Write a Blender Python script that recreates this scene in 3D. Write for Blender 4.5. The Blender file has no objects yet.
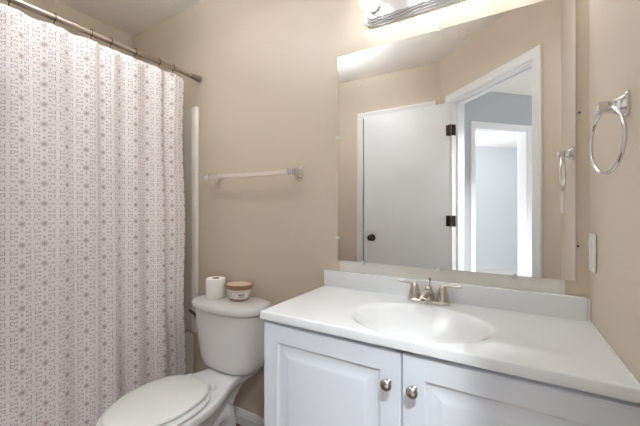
import bpy, bmesh, math, random
from mathutils import Vector, Matrix
random.seed(7)
sc = bpy.context.scene
COL = sc.collection
R2 = math.sqrt(2.0)

# ------------------------------------------------------------------ camera
cd = bpy.data.cameras.new('camera')
cam = bpy.data.objects.new('camera', cd)
COL.objects.link(cam)
cd.sensor_width = 36.0
cd.lens = 36.0 * 321.0 / 640.0
cd.shift_y = -2.0 / 640.0
cd.clip_start = 0.02
cam.location = (0.0, -1.30, 1.17)
cam.rotation_euler = (math.pi / 2, 0, math.radians(30.75))
sc.camera = cam

# ------------------------------------------------------------------ view, world, large lights
sc.view_settings.view_transform = 'Standard'
sc.view_settings.look = 'None'
sc.view_settings.gamma = 1.0
sc.view_settings.use_curve_mapping = False
sc.view_settings.exposure = 2.19
sc.cycles.use_denoising = True
sc.cycles.max_bounces = 12
sc.cycles.diffuse_bounces = 8
sc.cycles.glossy_bounces = 6
sc.cycles.caustics_reflective = True
sc.cycles.caustics_refractive = False
sc.cycles.sample_clamp_indirect = 5.0

w = bpy.data.worlds.new('sky')
sc.world = w
w.use_nodes = True
w.node_tree.nodes['Background'].inputs[0].default_value = (0.75, 0.86, 1.0, 1)
w.node_tree.nodes['Background'].inputs[1].default_value = 1.0

BULB_STRENGTH = 3.8
HALL_FILL_STRENGTH = 4.2
HALL_FILL_POWER = 7.2
BATH_FILL_STRENGTH = 1.6
BOWL_FILL_STRENGTH = 48.0
WINDOW_POWER = 24.0


def P(s, t, z):
    """hall frame -> world (the hall and the doorway wall stand at 45 degrees)"""
    return Vector(((s + t) / R2, (s - t) / R2, z))


def area_light(name, loc, direction, sx, sy, power, color):
    ld = bpy.data.lights.new(name, 'AREA')
    ld.shape = 'RECTANGLE'
    ld.size, ld.size_y = sx, sy
    ld.energy = power
    ld.color = color
    o = bpy.data.objects.new(name, ld)
    o.location = loc
    o.rotation_euler = Vector(direction).to_track_quat('-Z', 'Y').to_euler()
    COL.objects.link(o)
    return o


# daylight entering by the bedroom window (wall s=-4.4) beyond the hall
area_light('window_daylight', P(-4.36, 2.0, 1.45), P(1, 0, .8) - P(0, 0, 0), 1.3, 1.25, WINDOW_POWER, (0.86, 0.93, 1.0))
# unseen fill lights added to the hall behind the camera, shaped as downlights
for _t in (1.35, 2.3):
    _o = area_light('hall_fill_light', P(-.85, _t, 2.425), (0, 0, -1), .14, .14, HALL_FILL_POWER, (0.90, 0.95, 1.0))
    _o.data.shape = 'DISK'
    _o.data.spread = math.radians(100)


# ------------------------------------------------------------------ materials
def lin(c):
    c = c / 255.0
    return c / 12.92 if c <= 0.04045 else ((c + 0.055) / 1.055) ** 2.4


def rgb(r, g, b):
    return (lin(r), lin(g), lin(b), 1.0)


def mat(name, color, rough=0.5, metal=0.0, bump=None, coat=0.0, spec=None, var=None):
    """bump = (scale, strength, distance); var = (scale, amount) slight colour wear"""
    m = bpy.data.materials.new(name)
    m.use_nodes = True
    nt = m.node_tree
    b = nt.nodes['Principled BSDF']
    b.inputs['Base Color'].default_value = color
    b.inputs['Roughness'].default_value = rough
    b.inputs['Metallic'].default_value = metal
    if coat:
        b.inputs['Coat Weight'].default_value = coat
        b.inputs['Coat Roughness'].default_value = 0.05
    if spec is not None:
        b.inputs['Specular IOR Level'].default_value = spec
    tc = nt.nodes.new('ShaderNodeTexCoord')
    if bump:
        n = nt.nodes.new('ShaderNodeTexNoise')
        n.inputs['Scale'].default_value = bump[0]
        n.inputs['Detail'].default_value = 3.0
        nt.links.new(tc.outputs['Object'], n.inputs['Vector'])
        bp = nt.nodes.new('ShaderNodeBump')
        bp.inputs['Strength'].default_value = bump[1]
        bp.inputs['Distance'].default_value = bump[2]
        nt.links.new(n.outputs['Fac'], bp.inputs['Height'])
        nt.links.new(bp.outputs['Normal'], b.inputs['Normal'])
    if var:
        n = nt.nodes.new('ShaderNodeTexNoise')
        n.inputs['Scale'].default_value = var[0]
        n.inputs['Detail'].default_value = 4.0
        nt.links.new(tc.outputs['Object'], n.inputs['Vector'])
        mx = nt.nodes.new('ShaderNodeMix')
        mx.data_type = 'RGBA'
        k = 1.0 - var[1]
        mx.inputs['A'].default_value = color
        mx.inputs['B'].default_value = (color[0] * k, color[1] * k, color[2] * k, 1)
        nt.links.new(n.outputs['Fac'], mx.inputs['Factor'])
        nt.links.new(mx.outputs['Result'], b.inputs['Base Color'])
    return m


def emit(name, color, strength):
    m = bpy.data.materials.new(name)
    m.use_nodes = True
    nt = m.node_tree
    b = nt.nodes['Principled BSDF']
    b.inputs['Base Color'].default_value = (0.9, 0.9, 0.9, 1)
    b.inputs['Emission Color'].default_value = color
    b.inputs['Emission Strength'].default_value = strength
    return m


class E:
    """tiny expression wrapper over Math nodes"""
    nt = None

    def __init__(self, s):
        self.s = s

    @staticmethod
    def op(name, *a, clamp=False):
        n = E.nt.nodes.new('ShaderNodeMath')
        n.operation = name
        n.use_clamp = clamp
        for i, x in enumerate(a):
            if isinstance(x, E):
                E.nt.links.new(x.s, n.inputs[i])
            else:
                n.inputs[i].default_value = float(x)
        return E(n.outputs[0])

    def __add__(self, o): return E.op('ADD', self, o)
    def __radd__(self, o): return E.op('ADD', o, self)
    def __sub__(self, o): return E.op('SUBTRACT', self, o)
    def __rsub__(self, o): return E.op('SUBTRACT', o, self)
    def __mul__(self, o): return E.op('MULTIPLY', self, o)
    def __rmul__(self, o): return E.op('MULTIPLY', o, self)
    def abs(self): return E.op('ABSOLUTE', self)
    def fract(self): return E.op('FRACT', self)
    def cos(self): return E.op('COSINE', self)


def elen(a, b):
    return E.op('SQRT', a * a + b * b)


def band(x, lo, hi, soft=0.012):
    """1 inside lo..hi with soft edges"""
    a = E.op('MULTIPLY', x - lo, 1.0 / soft, clamp=True)
    b = E.op('MULTIPLY', hi - x, 1.0 / soft, clamp=True)
    return a * b


def emax(*a):
    r = a[0]
    for x in a[1:]:
        r = E.op('MAXIMUM', r, x)
    return r


def curtain_material():
    m = bpy.data.materials.new('printed_curtain_fabric')
    m.use_nodes = True
    nt = m.node_tree
    E.nt = nt
    b = nt.nodes['Principled BSDF']
    uv = nt.nodes.new('ShaderNodeUVMap')
    sp = nt.nodes.new('ShaderNodeSeparateXYZ')
    nt.links.new(uv.outputs['UV'], sp.inputs[0])
    T = 1.0 / 0.080
    U, V = E(sp.outputs[0]) * T, E(sp.outputs[1]) * T
    # rosettes at cell centres
    ax, ay = (U + 0.5).fract() - 0.5, (V + 0.5).fract() - 0.5
    r = elen(ax, ay)
    th = E.op('ARCTAN2', ay, ax)
    pet = (th * 4.0).cos().abs()
    star = emax(band(r, -1, 0.13, 0.11), band(r, -1, 0.20, 0.08) * band(pet, 0.72, 2.0, 0.25))
    px, py = ax.abs(), ay.abs()
    ringa = band((r - 0.275).abs(), -1.0, 0.022) * band((th * 8.0).cos(), 0.1, 2.0, 0.3)
    dots = emax(band(elen(px - 0.36, py), -1, 0.036), band(elen(px, py - 0.34), -1, 0.036))
    diag = band(elen(px - 0.22, py - 0.22), -1, 0.03)
    # bracket medallions with a pale cross between four rosettes
    bx, by = (U.fract() - 0.5).abs(), (V.fract() - 0.5).abs()
    brk = band((bx - 0.105).abs(), -1, 0.018) * band(by, 0.035, 0.215)
    hook = band((by - 0.20).abs(), -1, 0.018) * band(bx, 0.10, 0.19)
    arm = band((by - 0.070).abs(), -1, 0.015) * band(bx, 0.10, 0.37)
    nub = emax(band(elen(bx - 0.33, by - 0.115), -1, 0.030), band(elen(bx - 0.24, by - 0.135), -1, 0.026), band(elen(bx - 0.06, by - 0.30), -1, 0.026))
    cross = emax(band(bx, -1, 0.035) * band(by, -1, 0.24), band(by, -1, 0.028) * band(bx, -1, 0.40))
    # fine lace speckle
    fx, fy = (U * 9.0).fract() - 0.5, (V * 9.0).fract() - 0.5
    fine = band(elen(fx, fy), -1, 0.26, 0.14) * (1.0 - cross)
    dark = emax(brk, hook, arm, nub, dots) * 0.72
    mid = emax(star * 0.68, ringa * 0.6, diag * 0.6)
    def mix(a, c, f):
        x = nt.nodes.new('ShaderNodeMix')
        x.data_type = 'RGBA'
        if isinstance(a, tuple):
            x.inputs['A'].default_value = a
        else:
            nt.links.new(a, x.inputs['A'])
        x.inputs['B'].default_value = c
        nt.links.new(f.s, x.inputs['Factor'])
        return x.outputs['Result']
    c = mix(CURTAIN_BASE, CURTAIN_FINE, fine * 0.55)
    c = mix(c, CURTAIN_STAR, mid)
    c = mix(c, CURTAIN_DARK, dark)
    nt.links.new(c, b.inputs['Base Color'])
    b.inputs['Roughness'].default_value = 0.85
    b.inputs['Specular IOR Level'].default_value = 0.2
    return m


def vinyl_plank():
    m = bpy.data.materials.new('wood_plank_floor')
    m.use_nodes = True
    nt = m.node_tree
    b = nt.nodes['Principled BSDF']
    tc = nt.nodes.new('ShaderNodeTexCoord')
    br = nt.nodes.new('ShaderNodeTexBrick')
    br.inputs['Scale'].default_value = 1.0
    br.inputs['Brick Width'].default_value = 0.9
    br.inputs['Row Height'].default_value = 0.125
    br.inputs['Mortar Size'].default_value = 0.002
    br.inputs['Color1'].default_value = rgb(122, 82, 56)
    br.inputs['Color2'].default_value = rgb(98, 62, 42)
    br.inputs['Mortar'].default_value = rgb(50, 32, 22)
    nt.links.new(tc.outputs['Object'], br.inputs['Vector'])
    mp = nt.nodes.new('ShaderNodeMapping')
    mp.inputs['Scale'].default_value = (4, 60, 1)
    nt.links.new(tc.outputs['Object'], mp.inputs['Vector'])
    n = nt.nodes.new('ShaderNodeTexNoise')
    n.inputs['Scale'].default_value = 2.0
    n.inputs['Detail'].default_value = 5
    nt.links.new(mp.outputs['Vector'], n.inputs['Vector'])
    mx = nt.nodes.new('ShaderNodeMix')
    mx.data_type = 'RGBA'
    mx.blend_type = 'MULTIPLY'
    mx.inputs['Factor'].default_value = 0.5
    nt.links.new(br.outputs['Color'], mx.inputs['A'])
    nt.links.new(n.outputs['Fac'], mx.inputs['B'])
    nt.links.new(mx.outputs['Result'], b.inputs['Base Color'])
    b.inputs['Roughness'].default_value = 0.4
    return m


CURTAIN_BASE = rgb(246, 241, 241)
CURTAIN_FINE = rgb(192, 180, 182)
CURTAIN_STAR = rgb(138, 110, 110)
CURTAIN_DARK = rgb(104, 90, 96)

M = {}
M['wall'] = mat('beige_wall_paint', rgb(207, 194, 175), 0.40, bump=(95, 0.35, 0.004))
M['ceiling'] = mat('textured_ceiling', rgb(246, 241, 234), 0.9, bump=(38, 0.6, 0.008))
M['hall_wall'] = mat('pale_grey_paint', rgb(188, 191, 196), 0.6, bump=(95, 0.3, 0.003))
M['bed_wall'] = mat('bedroom_white_paint', rgb(232, 234, 236), 0.6, bump=(95, 0.3, 0.003))
M['carpet'] = mat('light_carpet', rgb(226, 223, 219), 0.95, bump=(300, 0.8, 0.004))
M['floor'] = vinyl_plank()
M['trim'] = mat('white_trim_paint', rgb(236, 236, 236), 0.35, bump=(40, 0.05, 0.001))
M['door'] = mat('white_door_paint', rgb(228, 230, 231), 0.4, bump=(60, 0.06, 0.001))
M['cabinet'] = mat('cabinet_white_paint', rgb(226, 232, 240), 0.32, bump=(50, 0.04, 0.001))
M['marble'] = mat('cultured_marble', rgb(234, 237, 239), 0.045, var=(3, 0.03), spec=0.5)
M['porcelain'] = mat('porcelain', rgb(222, 221, 220), 0.12, var=(4, 0.02))
M['seat'] = mat('toilet_seat_plastic', rgb(219, 219, 216), 0.25, var=(4, 0.02))
M['acrylic'] = mat('white_acrylic', rgb(222, 218, 210), 0.22, var=(3, 0.02))
M['pale_strip'] = mat('pale_wall_strip', rgb(222, 220, 214), 0.5, bump=(95, 0.3, 0.003))  # paler than the wall paint, for the band below the mirror
M['strip'] = mat('gloss_white_strip', rgb(248, 245, 238), 0.25, var=(3, 0.02))
M['chrome'] = mat('chrome', rgb(224, 224, 226), 0.08, 1.0, var=(6, 0.03))
M['lever'] = mat('tarnished_chrome', rgb(104, 98, 94), 0.25, 1.0, var=(20, 0.1))
M['fixture'] = mat('polished_fixture', rgb(236, 236, 238), 0.2, 1.0, var=(6, 0.03))
M['nickel'] = mat('brushed_nickel', rgb(206, 198, 188), 0.24, 1.0, var=(30, 0.06))
M['bar'] = mat('frosted_towel_bar', rgb(226, 214, 204), 0.35, 0.0, var=(30, 0.05))
M['rod'] = mat('satin_steel_rod', rgb(180, 166, 154), 0.38, 1.0, var=(30, 0.05))
M['ring'] = mat('dark_bronze_wire', rgb(88, 78, 70), 0.35, 1.0, var=(30, 0.05))
M['cap'] = mat('grey_rubber_cap', rgb(140, 132, 126), 0.45, 0.3, var=(30, 0.05))
M['bronze'] = mat('dark_bronze', rgb(70, 62, 54), 0.35, 1.0, var=(30, 0.1))
M['knob'] = mat('antique_nickel_knob', rgb(186, 182, 176), 0.28, 1.0, var=(30, 0.05))
M['mirror'] = mat('mirror_silver', (0.90, 0.905, 0.90, 1), 0.0, 1.0)
M['glass_edge'] = mat('mirror_edge', rgb(150, 160, 156), 0.15, 0.3, var=(20, 0.1))
M['clip'] = mat('clear_plastic_clip', rgb(232, 232, 228), 0.2, var=(20, 0.03))
M['paper'] = mat('tissue_paper', rgb(246, 244, 240), 0.95, bump=(180, 0.4, 0.002))
M['card'] = mat('cardboard_core', rgb(120, 98, 82), 0.9, var=(40, 0.1))
M['wood'] = mat('candle_wood', rgb(158, 120, 86), 0.5, var=(60, 0.25))
M['wax'] = mat('pink_wax', rgb(226, 202, 186), 0.5, var=(20, 0.05))
M['jar'] = mat('candle_glass_white', rgb(226, 218, 208), 0.1, coat=0.6, var=(10, 0.03))
M['jarbase'] = mat('candle_glass_base', rgb(168, 146, 122), 0.1, coat=0.6, var=(10, 0.05))
M['label'] = mat('candle_label', rgb(236, 230, 226), 0.6, var=(10, 0.03))
M['ink'] = mat('purple_ink', rgb(112, 92, 128), 0.6, var=(20, 0.05))
M['plate'] = mat('switch_plate_plastic', rgb(236, 234, 228), 0.3, var=(20, 0.02))
M['screw_metal'] = mat('dark_metal_screw', rgb(70, 66, 62), 0.4, 0.8, var=(20, 0.05))  # dark metal of the small wall screws
M['bulb'] = emit('lit_bulb', (0.95, 0.975, 1.01, 1), BULB_STRENGTH)
M['bath_fill'] = emit('bath_fill_glow', (0.90, 0.97, 1.05, 1), BATH_FILL_STRENGTH)
M['bowl_fill'] = emit('bowl_fill_glow', (0.88, 0.96, 1.06, 1), BOWL_FILL_STRENGTH)
M['hall_fill'] = emit('hall_fill_glow', (0.92, 0.96, 1.0, 1), HALL_FILL_STRENGTH)
M['curtain'] = curtain_material()
gm = bpy.data.materials.new('window_glass')
gm.use_nodes = True
gb = gm.node_tree.nodes['Principled BSDF']
gb.inputs['Transmission Weight'].default_value = 1.0
gb.inputs['Roughness'].default_value = 0.0
gb.inputs['IOR'].default_value = 1.45
M['glass'] = gm


# ------------------------------------------------------------------ mesh helpers
def add_box(bm, x0, x1, y0, y1, z0, z1, bevel=0.0, seg=2, frame=None):
    vs = []
    for z in (z0, z1):
        for (x, y) in ((x0, y0), (x1, y0), (x1, y1), (x0, y1)):
            vs.append(bm.verts.new(frame(x, y, z) if frame else (x, y, z)))
    fs = [(0, 1, 2, 3), (4, 7, 6, 5), (0, 4, 5, 1), (1, 5, 6, 2), (2, 6, 7, 3), (3, 7, 4, 0)]
    faces = [bm.faces.new([vs[i] for i in f]) for f in fs]
    if bevel:
        es = list({e for f in faces for e in f.edges})
        bmesh.ops.bevel(bm, geom=es, offset=bevel, segments=seg, profile=0.5, affect='EDGES')


def loft(bm, loops, cap0=True, cap1=True, closed=True):
    rows = [[bm.verts.new(p) for p in lp] for lp in loops]
    n = len(rows[0])
    for a, b in zip(rows, rows[1:]):
        for i in range(n if closed else n - 1):
            j = (i + 1) % n
            bm.faces.new((a[i], a[j], b[j], b[i]))
    if cap0:
        bm.faces.new(rows[0][::-1])
    if cap1:
        bm.faces.new(rows[-1])
    return rows


def add_lathe(bm, prof, origin=(0, 0, 0), axis=(0, 0, 1), n=32, sx=1.0, sy=1.0, cap0=True, cap1=True):
    """prof = [(radius, height along axis)]"""
    q = Vector(axis).normalized().to_track_quat('Z', 'Y')
    o = Vector(origin)
    loops = []
    for r, h in prof:
        loops.append([o + q @ Vector((r * sx * math.cos(2 * math.pi * i / n), r * sy * math.sin(2 * math.pi * i / n), h)) for i in range(n)])
    loft(bm, loops, cap0, cap1)


def add_tube(bm, pts, rad, n=12, closed=False):
    pts = [Vector(p) for p in pts]
    rads = rad if isinstance(rad, (list, tuple)) else [rad] * len(pts)
    m = len(pts)
    loops = []
    prev = None
    for i, p in enumerate(pts):
        if closed:
            t = pts[(i + 1) % m] - pts[i - 1]
        else:
            t = pts[min(i + 1, m - 1)] - pts[max(i - 1, 0)]
        t.normalize()
        if prev is None:
            up = Vector((0, 0, 1)) if abs(t.z) < 0.9 else Vector((1, 0, 0))
            a = t.cross(up).normalized()
        else:
            a = (prev - t * prev.dot(t)).normalized()
        prev = a
        b = t.cross(a)
        loops.append([p + (a * math.cos(2 * math.pi * k / n) + b * math.sin(2 * math.pi * k / n)) * rads[i] for k in range(n)])
    if closed:
        loops.append(loops[0])
        loft(bm, loops, False, False)
        bmesh.ops.remove_doubles(bm, verts=bm.verts, dist=1e-6)
    else:
        loft(bm, loops)


def add_sphere(bm, c, r, seg=24, rings=14, scale=(1, 1, 1)):
    mtx = Matrix.Translation(c) @ Matrix.Diagonal((*scale, 1))
    bmesh.ops.create_uvsphere(bm, u_segments=seg, v_segments=rings, radius=r, matrix=mtx)


def sellipse(cx, cy, a, b, z, e=4.0, n=48):
    out = []
    for i in range(n):
        t = 2 * math.pi * i / n
        c, s = math.cos(t), math.sin(t)
        out.append((cx + a * math.copysign(abs(c) ** (2 / e), c), cy + b * math.copysign(abs(s) ** (2 / e), s), z))
    return out


def wloc(o):
    v = Vector((0, 0, 0))
    while o is not None:
        v += o.location
        o = o.parent
    return v


def obj(name, bm, m, parent=None, loc=None, smooth=True, angle=35, mods=None):
    """link the bmesh (given in world coordinates) as one mesh object"""
    base = wloc(parent) if parent is not None else Vector(loc or (0, 0, 0))
    bmesh.ops.translate(bm, verts=bm.verts, vec=-base)
    bmesh.ops.recalc_face_normals(bm, faces=bm.faces)
    me = bpy.data.meshes.new(name)
    bm.to_mesh(me)
    bm.free()
    if smooth:
        me.polygons.foreach_set('use_smooth', [True] * len(me.polygons))
        me.set_sharp_from_angle(angle=math.radians(angle))
    me.materials.append(m)
    o = bpy.data.objects.new(name, me)
    COL.objects.link(o)
    if parent is not None:
        o.parent = parent
    else:
        o.location = base
    return o


def tag(o, label, cat, group=None):
    o['label'] = label
    o['category'] = cat
    if group:
        o['group'] = group
    return o


def thing(name, label, cat, loc, group=None):
    o = bpy.data.objects.new(name, None)
    o.empty_display_size = 0.05
    COL.objects.link(o)
    o.location = loc
    return tag(o, label, cat, group)


def struct(name, bm, m, label, cat, **k):
    o = obj(name, bm, m, **k)
    o['kind'] = 'structure'
    return tag(o, label, cat)


NB = bmesh.new

# ------------------------------------------------------------------ dimensions
XL, XR = -2.352, 0.212          # left (tub) wall, right wall
YB = -1.561                     # rear wall (seen in the mirror)
ZC = 2.434                      # ceiling
T0, T1 = 0.738, 0.853           # doorway wall, bathroom face and hall face
SJ0, SJ1 = -1.320, -0.578       # doorway jambs
DH = 2.045                      # door opening height
SW = -1.935                     # hall side wall face
SW2 = -2.050                    # its bedroom face

# ------------------------------------------------------------------ room shell
bm = NB(); add_box(bm, XL - .1, 0.32, -1.70, 0.1, -0.06, 0.0)
struct('floor', bm, M['floor'], 'brown wood plank floor beneath the toilet', 'floor')
bm = NB(); add_box(bm, -4.6, 1.2, T1 - .02, 5.2, -0.08, -0.002, frame=P)
struct('floor_carpet', bm, M['carpet'], 'pale carpet of the hall and bedroom seen in the mirror', 'floor')
bm = NB(); add_box(bm, -4.2, 4.5, -7.0, 0.15, ZC, ZC + .08)
struct('ceiling', bm, M['ceiling'], 'pale textured ceiling above shower curtain', 'ceiling')
bm = NB(); add_box(bm, XL - .1, XR + .1, 0.0, 0.1, 0, ZC)
struct('wall_back', bm, M['wall'], 'beige wall behind the toilet and mirror', 'wall')
bm = NB(); add_box(bm, XL - .1, XL, YB - .1, 0.0, 0, ZC)
struct('wall_left', bm, M['wall'], 'beige wall at the far side of the tub above the curtain rod', 'wall')


def xr(y):
    """the right wall runs slightly out of square"""
    return XR - .018 * y


bm = NB(); add_box(bm, 0, .1, -0.815, 0.0, 0, ZC, frame=lambda x, y, z: Vector((x + xr(y), y, z)))
struct('wall_right', bm, M['wall'], 'beige wall carrying the towel ring and switch plate', 'wall')
CX0, CX1 = -1.213, -0.600       # closet opening in the rear wall
bm = NB()
add_box(bm, XL, CX0, YB - .1, YB, 0, ZC)
add_box(bm, CX1, -0.517, YB - .1, YB, 0, ZC)
add_box(bm, CX0, CX1, YB - .1, YB, DH, ZC)
struct('wall_rear', bm, M['wall'], 'beige wall behind the open white door, seen in the mirror', 'wall')
bm = NB()
add_box(bm, SW, SJ0, T0, T1, 0, ZC, frame=P)
add_box(bm, SJ1, 0.1, T0, T1, 0, ZC, frame=P)
add_box(bm, SJ0, SJ1, T0, T1, DH, ZC, frame=P)
struct('wall_doorway', bm, M['wall'], 'slanting beige wall around the open doorway, seen in the mirror', 'wall')
HT0, HT1 = 1.476, 2.150         # bedroom door opening in the hall wall
bm = NB()
add_box(bm, SW2, SW, T0 + .02, HT0, 0, ZC, frame=P)
add_box(bm, SW2, SW, HT1, 4.7, 0, ZC, frame=P)
add_box(bm, SW2, SW, HT0, HT1, DH, ZC, frame=P)
struct('wall_hall', bm, M['hall_wall'], 'grey hall wall around the bright bedroom doorway in the mirror', 'wall')
bm = NB()
add_box(bm, 0.1, 0.2, T1, 3.7, 0, ZC, frame=P)
add_box(bm, SW, 0.1, 3.6, 3.7, 0, ZC, frame=P)
struct('wall_hall_far', bm, M['hall_wall'], 'grey walls closing the hall behind the camera', 'wall')
bm = NB()
WT0, WT1, WZ0, WZ1 = 1.3, 2.7, 0.8, 2.1
add_box(bm, -4.5, -4.4, 0.8, WT0, 0, ZC, frame=P)
add_box(bm, -4.5, -4.4, WT1, 4.67, 0, ZC, frame=P)
add_box(bm, -4.5, -4.4, WT0, WT1, 0, WZ0, frame=P)
add_box(bm, -4.5, -4.4, WT0, WT1, WZ1, ZC, frame=P)
struct('wall_bedroom_far', bm, M['bed_wall'], 'bright white far wall of the bedroom in the mirror', 'wall')
bm = NB()
add_box(bm, -4.4, SW2, 0.8, 0.9, 0, ZC, frame=P)
add_box(bm, -4.4, SW2, 4.57, 4.67, 0, ZC, frame=P)
struct('wall_bedroom_side', bm, M['bed_wall'], 'white side walls of the bedroom beyond the hall', 'wall')
# bedroom window
bm = NB()
for (a, b, c, d) in ((WT0, WT0 + .05, WZ0, WZ1), (WT1 - .05, WT1, WZ0, WZ1), (WT0, WT1, WZ0, WZ0 + .05), (WT0, WT1, WZ1 - .05, WZ1), (WT0, WT1, 1.43, 1.47)):
    add_box(bm, -4.47, -4.42, a, b, c, d, frame=P)
wn = struct('window_1', bm, M['trim'], 'white framed bedroom window letting in daylight', 'window', loc=P(-4.45, 2.0, WZ0))
bm = NB(); add_box(bm, -4.455, -4.45, WT0 + .05, WT1 - .05, WZ0 + .05, WZ1 - .05, frame=P)
obj('pane', bm, M['glass'], wn)

# ------------------------------------------------------------------ mouldings
CASING = [(0.0, 0.0), (0.0, 0.009), (0.006, 0.011), (0.022, 0.012), (0.034, 0.016), (0.050, 0.017), (0.057, 0.013), (0.057, 0.0)]


def casing(bm, a0, a1, h, fn):
    """mitred door casing round an opening a0..a1 x h; fn(along, out, z) -> world"""
    rows = []
    for path in range(4):
        row = []
        for (o, th) in CASING:
            al = a0 - o if path < 2 else a1 + o
            z = 0.0 if path in (0, 3) else h + o
            row.append(fn(al, th, z))
        rows.append(row)
    loft(bm, rows, True, True)


RV = 0.006
bm = NB(); casing(bm, SJ0 + RV - .006, SJ1, DH, lambda a, o, z: P(a, T0 - o, z))
struct('trim_1', bm, M['trim'], 'white casing around the open bathroom doorway in the mirror', 'door casing', angle=25)
bm = NB()
add_box(bm, SJ0, SJ0 + .012, T0, T1, 0, DH, frame=P)
add_box(bm, SJ1 - .012, SJ1, T0, T1, 0, DH, frame=P)
add_box(bm, SJ0, SJ1, T0, T1, DH - .012, DH, frame=P)
add_box(bm, SJ0 + .012, SJ0 + .022, T0 + .045, T0 + .08, 0, DH - .012, frame=P)
add_box(bm, SJ0, SJ1, T0 + .045, T0 + .08, DH - .022, DH - .012, frame=P)
struct('trim_2', bm, M['trim'], 'white jamb lining of the bathroom doorway in the mirror', 'door jamb')
bm = NB(); casing(bm, HT0, HT1, DH, lambda a, o, z: P(SW + o, a, z))
struct('trim_3', bm, M['trim'], 'white casing of the bedroom doorway across the hall in the mirror', 'door casing', angle=25)
bm = NB()
add_box(bm, SW2, SW, HT0, HT0 + .012, 0, DH, frame=P)
add_box(bm, SW2, SW, HT1 - .012, HT1, 0, DH, frame=P)
add_box(bm, SW2, SW, HT0, HT1, DH - .012, DH, frame=P)
struct('trim_4', bm, M['trim'], 'white jamb lining of the bedroom doorway in the mirror', 'door jamb')
bm = NB(); casing(bm, CX0, CX1, DH, lambda a, o, z: Vector((a, YB + o, z)))
struct('trim_5', bm, M['trim'], 'white casing behind the open bathroom door, at its knob side', 'door casing', angle=25)
bm = NB(); add_box(bm, CX0 + .003, CX1 - .003, YB - .095, YB - .060, 0.012, DH - .004, bevel=.002)
struct('door_2', bm, M['door'], 'flat white closet door hidden behind the open bathroom door', 'door')

BASE = [(0.0, 0.0), (0.013, 0.0), (0.013, 0.050), (0.010, 0.056), (0.010, 0.063), (0.006, 0.070), (0.005, 0.077), (0.0, 0.081)]


def baseboard(bm, fn, a0, a1):
    loft(bm, [[fn(a0, o, z) for o, z in BASE], [fn(a1, o, z) for o, z in BASE]])


bm = NB(); baseboard(bm, lambda a, o, z: Vector((a, -o, z)), -1.64, -0.72)
struct('baseboard_back', bm, M['trim'], 'white moulded baseboard between toilet and vanity', 'baseboard', angle=20)
bm = NB(); baseboard(bm, lambda a, o, z: Vector((a, YB + o, z)), -1.655, CX0 - .058)
struct('baseboard_rear', bm, M['trim'], 'white baseboard on the wall facing the mirror', 'baseboard', angle=20)
bm = NB(); baseboard(bm, lambda a, o, z: P(-4.4 + o, a, z), 0.9, 4.57)
struct('baseboard_bedroom', bm, M['trim'], 'white baseboard under the bright bedroom wall in the mirror', 'baseboard', angle=20)

# ------------------------------------------------------------------ open bathroom door (seen in the mirror)
H0 = Vector((-0.425, -1.452, 0.0)); F0 = Vector((-1.170, -1.476, 0.0))
dv = (F0 - H0).normalized(); dn = Vector((-dv.y, dv.x, 0)).normalized()
if dn.y < 0:
    dn = -dn
DW = (F0 - H0).length


def D(a, o, z):
    return H0 + dv * a + dn * o + Vector((0, 0, z))


bm = NB(); add_box(bm, 0.0, DW, -0.035, 0.0, 0.012, DH - .006, bevel=.002, frame=D)
door = struct('door_1', bm, M['door'], 'flat white bathroom door standing open, seen in the mirror', 'door', loc=H0)
bm = NB()
for (sgn, off) in ((1, 0.0), (-1, -0.035)):
    ax = dn * sgn
    o = D(DW - .082, off, 0.928)
    prof = [(.032, 0), (.032, .004), (.020, .010), (.012, .014), (.011, .030), (.020, .036), (.026, .046), (.026, .056), (.018, .063), (.0, .064)]
    if sgn < 0:
        prof = [(.032, 0), (.032, .004), (.020, .010), (.012, .014), (.011, .026), (.022, .032), (.026, .042), (.018, .050), (.0, .051)]
    add_lathe(bm, [(max(r, .0004), h) for r, h in prof], o, ax)
dk = obj('door_knob', bm, M['bronze'], door)
dk['label'] = 'dark bronze round knob'
bm = NB(); add_box(bm, DW - .001, DW + .002, -0.030, -0.005, .905, .965, frame=D)
add_box(bm, DW, DW + .012, -0.024, -0.010, .925, .945, bevel=.003, frame=D)
obj('latch', bm, M['bronze'], door)['label'] = 'dark latch plate on the door edge'
for hz in (1.816, 1.09, 0.25):
    bm = NB()
    add_tube(bm, [D(-.006, .006, hz - .045), D(-.006, .006, hz + .045)], .0065, 12)
    add_box(bm, -.004, .024, 0.0, .003, hz - .043, hz + .043, frame=D)
    add_box(bm, SJ0 + .012, SJ0 + .0145, T0 - .006, T0 + .032, hz - .043, hz + .043, frame=P)
    obj('hinge', bm, M['bronze'], door)['label'] = 'dark bronze hinge'

# ------------------------------------------------------------------ hall fill lamp (unseen, added behind the camera to brighten the bathroom)
hl = thing('added_fill_lamp', 'added round dome fill lamp on the hall ceiling, unseen behind the camera', 'lamp', P(-.95, 2.2, ZC))
bm = NB(); add_lathe(bm, [(.17, -.001), (.17, -.02), (.15, -.025)], P(-.95, 2.2, ZC))
obj('fill_lamp_base', bm, M['nickel'], hl)
bm = NB(); add_lathe(bm, [(.15, -.025), (.14, -.05), (.11, -.08), (.06, -.098), (.002, -.102)], P(-.95, 2.2, ZC))
obj('fill_lamp_shade', bm, M['hall_fill'], hl)

for k, _t in enumerate((1.35, 2.3)):  # rings around the added hall fill lights
    bm = NB(); add_lathe(bm, [(.10, -.0005), (.10, -.006), (.080, -.008), (.078, -.0006)], P(-.85, _t, ZC), cap0=False, cap1=False)
    tag(obj('fill_light_trim', bm, M['trim'], loc=P(-.85, _t, ZC)), ('white ring of added fill downlight on hall ceiling nearest the doorway', 'white ring of added fill downlight on hall ceiling farther from the doorway')[k], 'downlight')

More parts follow.
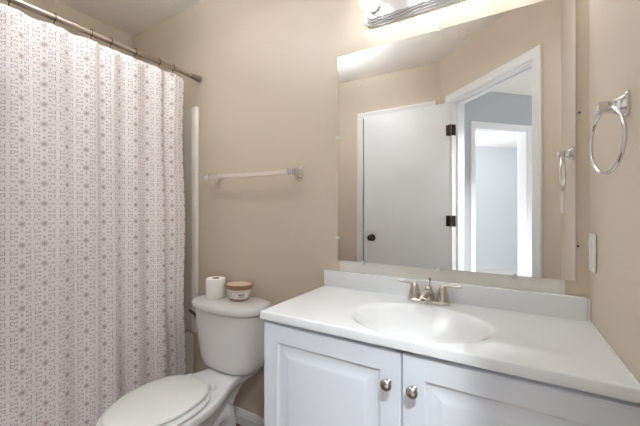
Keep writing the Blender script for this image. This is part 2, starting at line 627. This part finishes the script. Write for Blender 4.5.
# ------------------------------------------------------------------ bathroom fill lamp (added out of view above the picture for even light)
BLX, BLY = -1.22, -.78
bl = thing('added_fill_lamp', 'added white bowl fill lamp under the bathroom ceiling, unseen above the picture', 'lamp', (BLX, BLY, ZC))
bm = NB(); add_lathe(bm, [(.065, -.001), (.065, -.015), (.050, -.022), (.008, -.026), (.008, -.235), (.014, -.240), (.014, -.262), (.001, -.270)], (BLX, BLY, ZC))
obj('fill_lamp_stem', bm, M['nickel'], bl)
bm = NB(); add_lathe(bm, [(.150, -.160), (.144, -.185), (.120, -.215), (.080, -.238), (.010, -.248), (.010, -.243), (.078, -.233), (.116, -.210), (.139, -.182), (.146, -.160)], (BLX, BLY, ZC), cap0=False, cap1=False)
obj('fill_lamp_shade', bm, M['bath_fill'], bl)
for k in range(3):
    q = 2 * math.pi * k / 3 + .5
    bm = NB(); add_sphere(bm, (BLX + .060 * math.cos(q), BLY + .060 * math.sin(q), ZC - .180), .026, 16, 10)
    obj('bulb', bm, M['bowl_fill'], bl)  # bulbs of the added bathroom fill lamp

# ------------------------------------------------------------------ bathtub and surround
TXL, TXR = XL + .004, -1.655
tcx, tax = (TXL + TXR) / 2, (TXR - TXL) / 2
ty0, ty1 = YB + .004, -.004
tcy, tay = (ty0 + ty1) / 2, (ty1 - ty0) / 2
tub = thing('bathtub', 'white bathtub behind the patterned shower curtain', 'bathtub', (tcx, tcy, 0))
bm = NB()
lp = [sellipse(tcx, tcy, tax, tay, 0.001, 60, 64), sellipse(tcx, tcy, tax, tay, .418, 60, 64), sellipse(tcx, tcy, tax - .004, tay - .004, .430, 50, 64),
      sellipse(tcx, tcy, tax - .012, tay - .012, .435, 40, 64), sellipse(tcx, tcy, tax - .055, tay - .07, .435, 8, 64),
      sellipse(tcx, tcy, tax - .072, tay - .09, .425, 6, 64), sellipse(tcx, tcy, tax - .095, tay - .13, .25, 5, 64),
      sellipse(tcx, tcy, tax - .14, tay - .20, .10, 4, 64), sellipse(tcx, tcy, tax - .20, tay - .28, .075, 3, 64)]
loft(bm, lp)
obj('basin', bm, M['acrylic'], tub, angle=45)
bm = NB(); add_lathe(bm, [(.028, 0), (.028, .003), (.018, .005), (.0005, .004)], (tcx, ty1 - .40, .0755))
obj('drain', bm, M['chrome'], tub)

sur = thing('shower_surround', 'white shower wall surround whose edge strip shows right of the curtain', 'shower wall', (tcx, tcy, .436))
PZ0, PZ1 = .437, 1.80
bm = NB()
add_box(bm, XL + .014, -1.672, -.012, -.002, PZ0, PZ1)
obj('end_panel', bm, M['acrylic'], sur)
bm = NB(); add_box(bm, -1.668, -1.623, -.026, -.002, PZ0, PZ1, bevel=.006, seg=3)
obj('edge_strip', bm, M['strip'], sur)['label'] = 'bright white edge strip'
bm = NB(); add_box(bm, XL + .002, XL + .014, YB + .002, -.002, PZ0, PZ1, bevel=.002)
obj('side_panel', bm, M['acrylic'], sur)
bm = NB()
add_box(bm, XL + .014, -1.672, YB + .002, YB + .012, PZ0, PZ1)
add_box(bm, -1.676, -1.623, YB + .002, YB + .024, PZ0, PZ1, bevel=.006, seg=3)
obj('rear_panel', bm, M['acrylic'], sur)

# ------------------------------------------------------------------ curtain rod, rings, curtain
RX, RZ = -1.620, 1.968
rod = thing('shower_curtain_rod', 'round metal rod holding the patterned shower curtain', 'curtain rod', (RX, YB / 2, RZ))
bm = NB(); add_tube(bm, [(RX, YB + .003, RZ), (RX, -.003, RZ)], .0125, 20)
obj('pole', bm, M['rod'], rod)
for (y, d) in ((-.002, -1), (YB + .002, 1)):
    bm = NB(); add_lathe(bm, [(.019, 0), (.020, .004), (.017, .03), (.0145, .062), (.0127, .064)], (RX, y, RZ), (0, d, 0), 24)
    obj('end_cap', bm, M['cap'], rod)['label'] = 'darker grey end cap'


def y_on_plane_x(u, x):
    n = (u - 320) * .5113 + 275.9
    r = (u - 320) * .8594 - 164.1
    return -1.30 + n * x / r


ring_y = [y_on_plane_x(u, RX) for u in (173.0, 159, 135, 110.5, 91, 54.5, 9)]
while ring_y[-1] > -1.40:
    ring_y.append(ring_y[-1] - .115)
bm = NB()
pts = []
for i in range(25):
    a = math.radians(200 - 300 * i / 24)
    pts.append((.0165 * math.cos(a), 0, .0165 * math.sin(a) + .001))
pts += [(-.004, 0, -.026), (0, 0, -.036), (.006, 0, -.046), (.004, 0, -.053), (-.004, 0, -.052)]
add_tube(bm, pts, .0018, 8)
ring0 = obj('shower_ring', bm, M['ring'])
ring0.location = (RX, ring_y[0], RZ)
ORD = ['nearest the back wall', 'second from the back wall', 'third from the back wall', 'fourth from the back wall', 'fifth from the back wall',
       'sixth from the back wall', 'seventh from the back wall, at the picture corner']
NTH = ['eighth', 'ninth', 'tenth', 'eleventh', 'twelfth', 'thirteenth', 'fourteenth']
for i, y in enumerate(ring_y):
    o = ring0 if i == 0 else ring0.copy()
    if i:
        COL.objects.link(o)
    o.location = (RX, y, RZ)
    tag(o, 'dark curtain hook on the rod, ' + (ORD[i] if i < len(ORD) else NTH[min(i, 13) - 7] + ' from the back wall, outside the picture'), 'curtain hook', 'shower curtain hooks on the rod')

CY0, CY1 = -.122, -1.50


def ring_index(y):
    for i in range(len(ring_y) - 1):
        if ring_y[i] >= y >= ring_y[i + 1]:
            return i + (ring_y[i] - y) / (ring_y[i] - ring_y[i + 1])
    return 0.0 if y > ring_y[0] else float(len(ring_y) - 1)


def fold(y, z):
    k = ring_index(y)
    f = max(0.0, min(1.0, (RZ - z) / 1.8))
    a = .016 * (1 - .35 * f)
    x = a * math.cos(2 * math.pi * k + .6 * f)
    x += .010 * f * math.sin(y * 23 + 1.1) + .005 * math.sin(y * 47 + 2.0 * z)
    if y > ring_y[0]:
        x *= .6
    return RX + .006 + x + .012 * f


bm = NB()
NY, NZ = 260, 70
uvl = bm.loops.layers.uv.new('UVMap')
grid = []
ulen = [0.0]
ys = [CY0 + (CY1 - CY0) * i / NY for i in range(NY + 1)]
for i in range(1, NY + 1):
    ulen.append(ulen[-1] + math.hypot(ys[i] - ys[i - 1], fold(ys[i], 1.0) - fold(ys[i - 1], 1.0)))
for i, y in enumerate(ys):
    k = ring_index(y)
    up = .013 * (math.sin(math.pi * (k % 1.0))) if y <= ring_y[0] else 0.0
    zt = RZ - .044 + up
    row = []
    for j in range(NZ + 1):
        z = zt + (.075 - zt) * j / NZ
        yy = y + (.006 * math.sin(z * 7.0) + .004 * (1 - z)) * (1 if i < 40 else 0) * (1 - i / 40 if i < 40 else 0)
        row.append((bm.verts.new((fold(y, z), yy, z)), (ulen[i], z)))
    grid.append(row)
for i in range(NY):
    for j in range(NZ):
        q = (grid[i][j], grid[i + 1][j], grid[i + 1][j + 1], grid[i][j + 1])
        f = bm.faces.new([a[0] for a in q])
        for l, a in zip(f.loops, q):
            l[uvl].uv = a[1]
cur = tag(obj('shower_curtain', bm, M['curtain'], loc=(RX, -.8, .075), angle=180), 'off-white shower curtain printed with mauve rosette medallions', 'shower curtain')
sm = cur.modifiers.new('thickness', 'SOLIDIFY')
sm.thickness = .0016
sm.offset = 0

# ------------------------------------------------------------------ towel bar on the back wall
tb = thing('towel_bar', 'pale square towel bar mounted on wall above the toilet', 'towel bar', (-1.185, 0, 1.356))
bm = NB(); add_box(bm, -1.492, -.885, -.079, -.061, 1.3465, 1.3675, bevel=.003)
obj('bar', bm, M['bar'], tb)
for x in (-1.462, -.893):
    bm = NB()
    loops = []
    for (h, a, b) in ((-.001, .024, .028), (-.006, .024, .028), (-.010, .019, .023), (-.030, .011, .014), (-.050, .010, .013), (-.056, .013, .015), (-.082, .013, .015), (-.085, .010, .012)):
        loops.append([(p[0], h, p[1]) for p in [(x + q[0], 1.357 + q[1]) for q in sellipse(0, 0, a, b, 0, 8, 32)]])
    loft(bm, loops)
    obj('post', bm, M['chrome'], tb)

# ------------------------------------------------------------------ towel ring on the right wall
TY, TZ = -.353, 1.404
RXW = xr(TY)
tr = thing('towel_ring', 'chrome towel ring hanging from square post on right wall', 'towel ring', (RXW, TY, TZ))
bm = NB()
loops = []
for (h, a, b) in ((.001, .024, .027), (.005, .024, .027), (.008, .018, .021), (.022, .010, .013), (.030, .010, .012), (.034, .013, .012), (.050, .013, .012), (.053, .010, .010)):
    loops.append([(RXW - h, TY + q[0], TZ - .002 + q[1]) for q in sellipse(0, 0, a, b, 0, 8, 32)])
loft(bm, loops)
obj('mount', bm, M['chrome'], tr)
bm = NB()
c = Vector((RXW - .035, TY - .002, TZ - .077))
ang = math.radians(12)
dr = Vector((math.sin(ang), -math.cos(ang), 0))
pts = [c + dr * (.072 * math.cos(2 * math.pi * i / 64)) + Vector((0, 0, .072 * math.sin(2 * math.pi * i / 64))) for i in range(64)]
add_tube(bm, pts, .0042, 12, closed=True)
obj('ring', bm, M['chrome'], tr)

# ------------------------------------------------------------------ switch plate on the right wall
def switch_plate(label, y, zc):
    X = xr(y)
    sp = thing('switch_plate', label, 'light switch', (X, y, zc))
    bm = NB(); add_box(bm, X - .007, X - .0012, y - .035, y + .035, zc - .057, zc + .057, bevel=.003, seg=3)
    obj('cover', bm, M['plate'], sp)
    bm = NB()
    loops = []
    for (o, a, b) in ((.006, .0165, .0335), (.0085, .0165, .0335), (.0095, .0155, .032)):
        loops.append([(X - o - (.002 if q[1] > 0 else 0), y + q[0], zc + q[1]) for q in [(-a, -b), (a, -b), (a, 0), (a, b), (-a, b), (-a, 0)]])
    loft(bm, loops)
    obj('rocker', bm, M['plate'], sp, smooth=False)
    for z in (zc + .048, zc - .048):
        bm = NB(); add_lathe(bm, [(.003, 0), (.003, .0008), (.0005, .0014)], (X - .0069, y, z), (-1, 0, 0), 12)
        obj('screw', bm, M['clip'], sp)


switch_plate('white light switch plate on right wall beside mirror', -.062, 1.046)
switch_plate('white light switch plate by the doorway, edge-on in mirror below towel ring', -.72, 1.215)

# ------------------------------------------------------------------ mirror
MX0, MX1, MZ0, MZ1 = -.675, .177, .9465, 1.868
mr = thing('wall_mirror', 'large frameless mirror clipped to wall above the vanity', 'mirror', (-.25, 0, MZ0))
bm = NB(); add_box(bm, MX0, MX1, -.007, -.002, MZ0, MZ1, bevel=.0015, seg=1)
obj('glass', bm, M['mirror'], mr, smooth=False)


def clip(x, z, ax):
    bm = NB()
    w2 = .007
    if ax == 'h':      # clip on the left or right edge
        add_box(bm, x - .010, x + .008, -.0115, -.0075, z - w2, z + w2, bevel=.0015)
        add_box(bm, x - .010, x - .001, -.0115, -.001, z - w2, z + w2, bevel=.001)
        add_lathe(bm, [(.003, 0), (.003, .001), (.0005, .002)], (x - .005, -.0113, z), (0, -1, 0), 10)
    else:
        s = 1 if ax == 't' else -1
        add_box(bm, x - w2, x + w2, -.0115, -.0075, min(z - s * .008, z + s * .010), max(z - s * .008, z + s * .010), bevel=.0015)
        add_box(bm, x - w2, x + w2, -.0115, -.001, min(z + s * .001, z + s * .010), max(z + s * .001, z + s * .010), bevel=.001)
        add_lathe(bm, [(.003, 0), (.003, .001), (.0005, .002)], (x, -.0113, z + s * .005), (0, -1, 0), 10)
    obj('mirror_clip', bm, M['clip'], mr)


for z in (1.0497, 1.5013):
    clip(MX0, z, 'h')
for x in (-.5504, -.2396, .012):
    clip(x, MZ0, 'b')
for x in (-.238,):
    clip(x, MZ1, 't')
bm = NB(); add_box(bm, -.668, .150, -.0012, 0.0, .8985, MZ0 - .0008)  # thin pale box laid over the wall under the mirror
struct('wall_strip', bm, M['pale_strip'], 'pale strip of wall between mirror and backsplash', 'wall strip', loc=(-.26, 0, .9))
SCREWS = [(.1869, 1.483, 'small dark screw head right of the mirror, level with the towel ring'), (.1835, 1.058, 'small dark screw head right of the mirror, level with switch plate')]
for x, z, lb in SCREWS:
    bm = NB(); add_lathe(bm, [(.0035, 0), (.0035, .0012), (.0025, .0022), (.0004, .0026)], (x, -.0008, z), (0, -1, 0), 14)
    tag(obj('wall_screw', bm, M['screw_metal'], loc=(x, 0, z)), lb, 'screw')

# ------------------------------------------------------------------ vanity light bar
FX0, FX1, FZ = -.552, .100, 2.010
vl = thing('vanity_light', 'chrome bar light with round bulbs above the mirror', 'light fixture', ((FX0 + FX1) / 2, 0, FZ))
bm = NB()
fcx, fhx = (FX0 + FX1) / 2, (FX1 - FX0) / 2


def stadium(hx, hz, y, n=20):
    out = []
    for sgn, cx in ((1, fcx + hx - hz), (-1, fcx - hx + hz)):
        for i in range(n + 1):
            a = -math.pi / 2 + math.pi * i / n
            out.append((cx + sgn * hz * math.cos(a), y, FZ + sgn * hz * math.sin(a)))
    return out


lv = [(.057, -.001), (.057, -.007), (.0545, -.010), (.051, -.010), (.051, -.016), (.0485, -.019), (.045, -.019), (.045, -.025), (.0425, -.028), (.039, -.028), (.039, -.034), (.036, -.038)]
loft(bm, [stadium(fhx - (.057 - h), h, y) for h, y in lv])
obj('backplate', bm, M['fixture'], vl, angle=30)
for i in range(4):
    x = -.482 + .1715 * i
    bm = NB(); add_lathe(bm, [(.022, 0), (.024, .003), (.024, .008), (.019, .011), (.019, .026), (.021, .028), (.017, .0285)], (x, -.037, FZ - .004), (0, -1, 0), 28)
    sk = obj('socket', bm, M['chrome'], vl)
    bm = NB()
    prof = [(.014, .0), (.015, .008)]
    for k in range(1, 17):
        a = math.radians(-65 + 155 * k / 16)
        prof.append((max(.040 * math.cos(a), .0005), .046 + .040 * math.sin(a)))
    add_lathe(bm, prof, (x, -.060, FZ - .004), (0, -1, 0), 28)
    obj('bulb', bm, M['bulb'], sk)['label'] = 'glowing round bulb'

# ------------------------------------------------------------------ vanity cabinet
VX0, VX1, VY0 = -.734, .2095, -.424       # carcase
VZT = .7985
vc = thing('vanity_cabinet', 'white two-door vanity cabinet under the sink counter', 'cabinet', ((VX0 + VX1) / 2, -.21, 0))
bm = NB()
add_box(bm, VX0, VX0 + .016, VY0 + .016, -.002, 0.001, VZT)
add_box(bm, VX1 - .016, VX1, VY0 + .016, -.002, 0.001, VZT)
add_box(bm, VX0 + .016, VX1 - .016, VY0 + .016, -.002, .10, .116)
add_box(bm, VX0 + .016, VX1 - .016, -.010, -.002, .116, VZT)
add_box(bm, VX0, VX0 + .04, VY0, VY0 + .016, .001, VZT)
add_box(bm, VX1 - .04, .221, VY0, VY0 + .016, .001, VZT)
add_box(bm, -.278, -.230, VY0, VY0 + .016, .11, VZT)
add_box(bm, VX0 + .04, VX1 - .04, VY0, VY0 + .016, VZT - .04, VZT)
add_box(bm, VX0 + .04, VX1 - .04, VY0, VY0 + .016, .10, .13)
add_box(bm, VX0 + .04, VX1 - .04, VY0 + .05, VY0 + .062, .001, .10)
obj('carcase', bm, M['cabinet'], vc, smooth=False)


def cab_door(x0, x1, z0, z1, kx):
    bm = NB()
    yb, yf = VY0 - .001, VY0 - .020
    def rect(i, y):
        return [(x0 + i, y, z0 + i), (x1 - i, y, z0 + i), (x1 - i, y, z1 - i), (x0 + i, y, z1 - i)]
    loops = [rect(0, yb), rect(0, yf + .004), rect(.0015, yf + .0012), rect(.004, yf), rect(.058, yf), rect(.060, yf + .003), rect(.066, yf + .0065), rect(.074, yf + .0075),
             rect(.080, yf + .0070), rect(.100, yf + .002), rect(.106, yf + .0005), rect(.110, yf)]
    loft(bm, loops)
    d = obj('door', bm, M['cabinet'], vc, angle=12)
    bm = NB()
    add_lathe(bm, [(.009, 0), (.009, .002), (.006, .005), (.006, .012), (.011, .016), (.0155, .020), (.0158, .024), (.013, .0285), (.008, .031), (.0005, .032)], (kx, yf, .700), (0, -1, 0), 32)
    k = obj('knob', bm, M['knob'], d)
    k['label'] = 'round brushed metal knob'


cab_door(VX0 - .002, -.2555, .115, .7855, -.290)
cab_door(-.2525, .2225, .115, .7855, -.2205)

# ------------------------------------------------------------------ vanity top with integral bowl
VT = thing('sink_counter', 'glossy white sink counter with oval bowl and backsplash', 'sink counter', (-.26, -.23, .80))
TZ1 = .8275
tx0, tx1, tyf, tyb = -.742, .206, -.456, -.002
SCX, SCY, SRX, SRY = -.257, -.270, .212, .158


def bowl(x, y):
    r = math.hypot((x - SCX) / SRX, (y - SCY) / SRY)
    if r >= 1.06:
        return 0.0
    return .108 * (1 - (r / 1.06) ** 2.6) ** 1.6


NX, NYg = 150, 84
bm = NB()
R_ = .005
def crd(a, b, n):
    base = [a, a + R_ * .15, a + R_ * .5, a + R_] + [a + R_ + (b - a - 2 * R_) * i / n for i in range(1, n)] + [b - R_, b - R_ * .5, b - R_ * .15, b]
    return base
gx, gy = crd(tx0, tx1, NX), crd(tyf, tyb, NYg)
def edge_drop(d):
    if d >= R_:
        return 0.0
    return R_ - math.sqrt(max(0, R_ * R_ - (R_ - d) ** 2))
top, bot = [], []
for x in gx:
    rt, rb = [], []
    for y in gy:
        b = bowl(x, y)
        e = max(edge_drop(x - tx0), edge_drop(y - tyf))
        xs = x + max(0, (x - .0) / tx1) * (xr(y) - XR)
        rt.append(bm.verts.new((xs, y, TZ1 - b - e)))
        rb.append(bm.verts.new((xs, y, min(TZ1 - .027, TZ1 - b - .014))))
    top.append(rt); bot.append(rb)
nx, ny = len(gx), len(gy)
for i in range(nx - 1):
    for j in range(ny - 1):
        bm.faces.new((top[i][j], top[i + 1][j], top[i + 1][j + 1], top[i][j + 1]))
        bm.faces.new((bot[i][j], bot[i][j + 1], bot[i + 1][j + 1], bot[i + 1][j]))
for i in range(nx - 1):
    bm.faces.new((top[i][0], bot[i][0], bot[i + 1][0], top[i + 1][0]))
    bm.faces.new((top[i][-1], top[i + 1][-1], bot[i + 1][-1], bot[i][-1]))
for j in range(ny - 1):
    bm.faces.new((top[0][j], top[0][j + 1], bot[0][j + 1], bot[0][j]))
    bm.faces.new((top[-1][j], bot[-1][j], bot[-1][j + 1], top[-1][j + 1]))
obj('countertop', bm, M['marble'], VT, angle=50)
bm = NB(); add_box(bm, tx0, tx1, -.021, -.001, TZ1 - .003, .9005, bevel=.005, seg=3)
obj('backsplash', bm, M['marble'], VT)
bm = NB(); add_tube(bm, [(tx1 + .003 + xr(-.455) - XR, -.455, TZ1 + .0005), (tx1 + .003, -.022, TZ1 + .0005)], .0035, 8)
add_tube(bm, [(tx1 + .003, -.019, TZ1 + .0005), (tx1 + .003, -.019, .899)], .0035, 8)
obj('caulk_line', bm, M['clip'], VT)
bm = NB(); add_lathe(bm, [(.021, 0), (.021, .003), (.014, .004), (.012, .002), (.0005, .003)], (SCX, SCY, TZ1 - .1075), n=28)
obj('drain', bm, M['nickel'], VT)

# ------------------------------------------------------------------ faucet
FXc, FYc = -.2645, -.062
fa = thing('sink_faucet', 'brushed nickel two-handle faucet at the back of the sink', 'faucet', (FXc, FYc, TZ1))
bm = NB()
loft(bm, [sellipse(FXc, FYc, a, b, TZ1 + z, 3.0, 48) for a, b, z in ((.076, .027, .0004), (.077, .028, .003), (.077, .028, .010), (.074, .025, .014), (.068, .020, .0155))])
obj('base', bm, M['nickel'], fa)
for sgn in (-1, 1):
    hx = FXc + sgn * .051
    bm = NB()
    add_lathe(bm, [(.023, .012), (.0235, .018), (.022, .022), (.0215, .024), (.0205, .030), (.0175, .045), (.0145, .058), (.011, .066), (.006, .0705), (.0005, .072)], (hx, FYc, TZ1), n=32)
    hd = obj('handle', bm, M['nickel'], fa)
    bm = NB()
    z = TZ1
    add_tube(bm, [(hx - sgn * .004, FYc, z + .066), (hx + sgn * .012, FYc - .001, z + .070), (hx + sgn * .030, FYc - .003, z + .0705), (hx + sgn * .052, FYc - .006, z + .071), (hx + sgn * .064, FYc - .008, z + .074)],
             [.0075, .0065, .0048, .0048, .0055], 14)
    obj('lever', bm, M['nickel'], hd)
bm = NB()
add_lathe(bm, [(.021, .012), (.0215, .018), (.019, .030), (.016, .045), (.0125, .058), (.007, .065), (.0005, .0665)], (FXc, FYc, TZ1), n=32)
add_tube(bm, [(FXc, FYc + .002, TZ1 + .036), (FXc, FYc - .025, TZ1 + .044), (FXc, FYc - .055, TZ1 + .045), (FXc, FYc - .085, TZ1 + .040), (FXc, FYc - .096, TZ1 + .034)],
         [.0155, .0145, .013, .012, .0115], 20)
add_lathe(bm, [(.0105, 0), (.0105, .012)], (FXc, FYc - .092, TZ1 + .019), n=20)
obj('spout', bm, M['nickel'], fa)
bm = NB()
add_tube(bm, [(FXc, FYc + .021, TZ1 + .012), (FXc, FYc + .021, TZ1 + .082)], .0022, 10)
add_lathe(bm, [(.0025, .078), (.004, .082), (.0062, .087), (.005, .0905), (.0005, .091)], (FXc, FYc + .021, TZ1), n=16)
obj('lift_rod', bm, M['nickel'], fa)

# ------------------------------------------------------------------ toilet
TCX = -1.203
to = thing('toilet', 'white two-piece toilet with closed lid beside the shower curtain', 'toilet', (TCX, -.40, 0))
RIM = [(-.032, .094), (-.090, .094), (-.150, .094), (-.200, .096), (-.240, .106), (-.280, .124), (-.330, .148), (-.380, .167), (-.430, .176), (-.490, .179), (-.550, .175), (-.610, .162), (-.660, .141), (-.700, .114), (-.730, .084), (-.750, .050), (-.758, .018)]


def outline(z, sx=1.0, sy=1.0, y_c=-.38):
    right = [(TCX + w_ * sx, y_c + (y - y_c) * sy, z) for y, w_ in RIM]
    left = [(TCX - w_ * sx, y_c + (y - y_c) * sy, z) for y, w_ in RIM]
    return right + left[::-1]


bm = NB()
loft(bm, [outline(z, a, b, -.42) for z, a, b in ((.001, .64, .60), (.018, .64, .60), (.035, .56, .57), (.10, .52, .55), (.17, .52, .56), (.22, .55, .58), (.27, .60, .63), (.31, .70, .70), (.332, .82, .81),
     (.340, .92, .93), (.347, .98, .99), (.358, 1.0, 1.0), (.374, 1.0, 1.0), (.381, .985, .997), (.3855, .955, .988), (.387, .88, .95))])
# trapway bulges on both sides of the pedestal
for sgn in (-1, 1):
    add_tube(bm, [(TCX + sgn * .045, -.56, .12), (TCX + sgn * .044, -.48, .15), (TCX + sgn * .045, -.40, .19), (TCX + sgn * .046, -.33, .235), (TCX + sgn * .046, -.275, .25), (TCX + sgn * .046, -.235, .225), (TCX + sgn * .045, -.222, .15), (TCX + sgn * .044, -.222, .05), (TCX + sgn * .044, -.222, .004)],
             [.030, .042, .048, .050, .050, .049, .047, .046, .046], 16)
obj('bowl', bm, M['porcelain'], to, angle=60)


def egg(a, yb, yf, z, n=56):
    yc = yb - (yb - yf) * .46
    out = []
    for i in range(n):
        t = 2 * math.pi * i / n
        c, s = math.cos(t), math.sin(t)
        if s > 0:
            y = yc + (yb - yc) * abs(s) ** .80
            x = a * math.copysign(abs(c) ** .75, c)
        else:
            y = yc - (yc - yf) * abs(s)
            x = a * math.copysign(abs(c) ** .98, c)
        out.append((TCX + x, y, z))
    return out


bm = NB()
loft(bm, [egg(.166, -.346, -.741, .3875), egg(.171, -.343, -.746, .392), egg(.171, -.343, -.746, .400), egg(.167, -.346, -.742, .405)])
obj('seat', bm, M['seat'], to, angle=60)
bm = NB()
loft(bm, [egg(.148, -.350, -.720, .4065), egg(.153, -.345, -.726, .410), egg(.154, -.344, -.727, .418), egg(.151, -.347, -.723, .4235), egg(.142, -.356, -.711, .4265), egg(.09, -.41, -.66, .4285), egg(.03, -.50, -.57, .429)])
obj('seat_lid', bm, M['seat'], to, angle=60)
for sgn in (-1, 1):
    bm = NB(); add_box(bm, TCX + sgn * .078 - .013, TCX + sgn * .078 + .013, -.342, -.318, .3865, .412, bevel=.006, seg=3)
    obj('hinge_cap', bm, M['seat'], to)


KCX = TCX - .020


def tank_loop(a, yb, yf, z, n=64, bulge=.018):
    cy, b = (yb + yf) / 2, (yb - yf) / 2
    out = []
    for (x, y, zz) in sellipse(KCX, cy, a, b, z, 3.6, n):
        if y < cy:
            y -= bulge * (1 - ((x - KCX) / a) ** 2) * (cy - y) / b
        out.append((x, y, zz))
    return out


bm = NB()
loft(bm, [tank_loop(.142, -.036, -.180, .3885), tank_loop(.160, -.028, -.196, .392), tank_loop(.170, -.026, -.204, .403), tank_loop(.177, -.026, -.210, .44), tank_loop(.194, -.025, -.220, .56), tank_loop(.206, -.024, -.226, .676), tank_loop(.198, -.028, -.219, .679)])
tk = obj('tank', bm, M['porcelain'], to, angle=60)
bm = NB()
loft(bm, [tank_loop(.206, -.022, -.226, .6795, bulge=.022), tank_loop(.216, -.017, -.233, .684, bulge=.024), tank_loop(.219, -.015, -.236, .692, bulge=.024), tank_loop(.219, -.015, -.236, .705, bulge=.024), tank_loop(.215, -.018, -.232, .714, bulge=.024), tank_loop(.204, -.026, -.222, .7205, bulge=.022), tank_loop(.17, -.045, -.195, .7235, bulge=.02)])
obj('tank_lid', bm, M['porcelain'], to, angle=60)
bm = NB()
lx = KCX - .2015
add_lathe(bm, [(.013, 0), (.013, .012), (.010, .016), (.008, .022)], (lx + .012, -.180, .622), (-1, 0, 0), 20)
add_tube(bm, [(lx - .006, -.176, .620), (lx - .010, -.188, .632), (lx - .014, -.200, .644), (lx - .017, -.208, .653)], [.008, .0065, .0065, .007], 12)
obj('flush_lever', bm, M['lever'], tk)['label'] = 'dark chrome flush lever'

# ------------------------------------------------------------------ toilet roll and candle on the tank
LZ = .7237
rl = thing('toilet_paper_roll', 'white toilet paper roll standing on the toilet tank', 'toilet paper', (-1.312, -.150, LZ))
bm = NB()
prof = [(.019, .0), (.046, .0), (.0480, .003), (.0480, .097), (.046, .100), (.019, .100)]
n = 40
loops = [[(-1.312 + r * math.cos(2 * math.pi * i / n), -.150 + r * math.sin(2 * math.pi * i / n), LZ + h) for i in range(n)] for r, h in prof + [prof[0]]]
loft(bm, loops, False, False)
bmesh.ops.remove_doubles(bm, verts=bm.verts, dist=1e-6)
obj('paper', bm, M['paper'], rl)
bm = NB()
prof = [(.0170, .0), (.0189, .0), (.0189, .0995), (.0170, .0995)]
loops = [[(-1.312 + r * math.cos(2 * math.pi * i / n), -.150 + r * math.sin(2 * math.pi * i / n), LZ + h) for i in range(n)] for r, h in prof + [prof[0]]]
loft(bm, loops, False, False)
bmesh.ops.remove_doubles(bm, verts=bm.verts, dist=1e-6)
obj('core', bm, M['card'], rl)['label'] = 'brown cardboard core'

cx, cy = -1.180, -.116
ca = thing('candle_jar', 'round glass candle with wood-toned rim on the toilet tank', 'candle', (cx, cy, LZ))
EA, EB = 1.11, .92
bm = NB(); add_lathe(bm, [(.043, .0), (.047, .003), (.0505, .012), (.0505, .013)], (cx, cy, LZ), sx=EA, sy=EB, n=48)
obj('jar_foot', bm, M['jarbase'], ca)
bm = NB(); add_lathe(bm, [(.0505, .0132), (.058, .034), (.0640, .058), (.0640, .059)], (cx, cy, LZ), sx=EA, sy=EB, n=48)
jar = obj('jar', bm, M['jar'], ca)
bm = NB(); add_lathe(bm, [(.0640, .0592), (.0668, .066), (.0690, .076), (.0685, .080), (.064, .081), (.062, .079), (.0615, .0785)], (cx, cy, LZ), sx=EA, sy=EB, n=48)
obj('wood_rim', bm, M['wood'], ca)['label'] = 'brown wooden rim'
bm = NB(); add_lathe(bm, [(.0612, .0787), (.050, .0800), (.0005, .0805)], (cx, cy, LZ), sx=EA, sy=EB, n=48)
obj('top', bm, M['wax'], ca)['label'] = 'pale pink disc top'


def on_jar(a, h, off):
    """point on the jar side at angle a (radians from -y) and height h"""
    t = (h - .0132) / (.034 - .0132)
    r = .0505 + (.058 - .0505) * t if h < .034 else .058 + (.0635 - .058) * (h - .034) / .018
    r += off
    return Vector((cx + r * EA * math.sin(a), cy - r * EB * math.cos(a), LZ + h))


def jar_patch(bm, a0, a1, h0, h1, off, n=14, m=3):
    for k in range(n):
        for j in range(m):
            aa, ab = a0 + (a1 - a0) * k / n, a0 + (a1 - a0) * (k + 1) / n
            ha, hb = h0 + (h1 - h0) * j / m, h0 + (h1 - h0) * (j + 1) / m
            bm.faces.new([bm.verts.new(on_jar(aa, ha, off)), bm.verts.new(on_jar(ab, ha, off)), bm.verts.new(on_jar(ab, hb, off)), bm.verts.new(on_jar(aa, hb, off))])
    bmesh.ops.remove_doubles(bm, verts=bm.verts, dist=1e-6)


bm = NB(); jar_patch(bm, .15, 1.45, .016, .046, .0006)
lb = obj('paper_label', bm, M['label'], ca)
bm = NB()
jar_patch(bm, .62, 1.12, .034, .038, .0011, 8, 1)
for a in (.64, .76, .86, .98, 1.08):
    jar_patch(bm, a, a + .035, .031, .041, .0011, 2, 1)
jar_patch(bm, .55, 1.20, .022, .0235, .0011, 8, 1)
jar_patch(bm, .66, 1.06, .026, .028, .0011, 8, 1)
obj('print', bm, M['ink'], lb)['label'] = 'purple print'
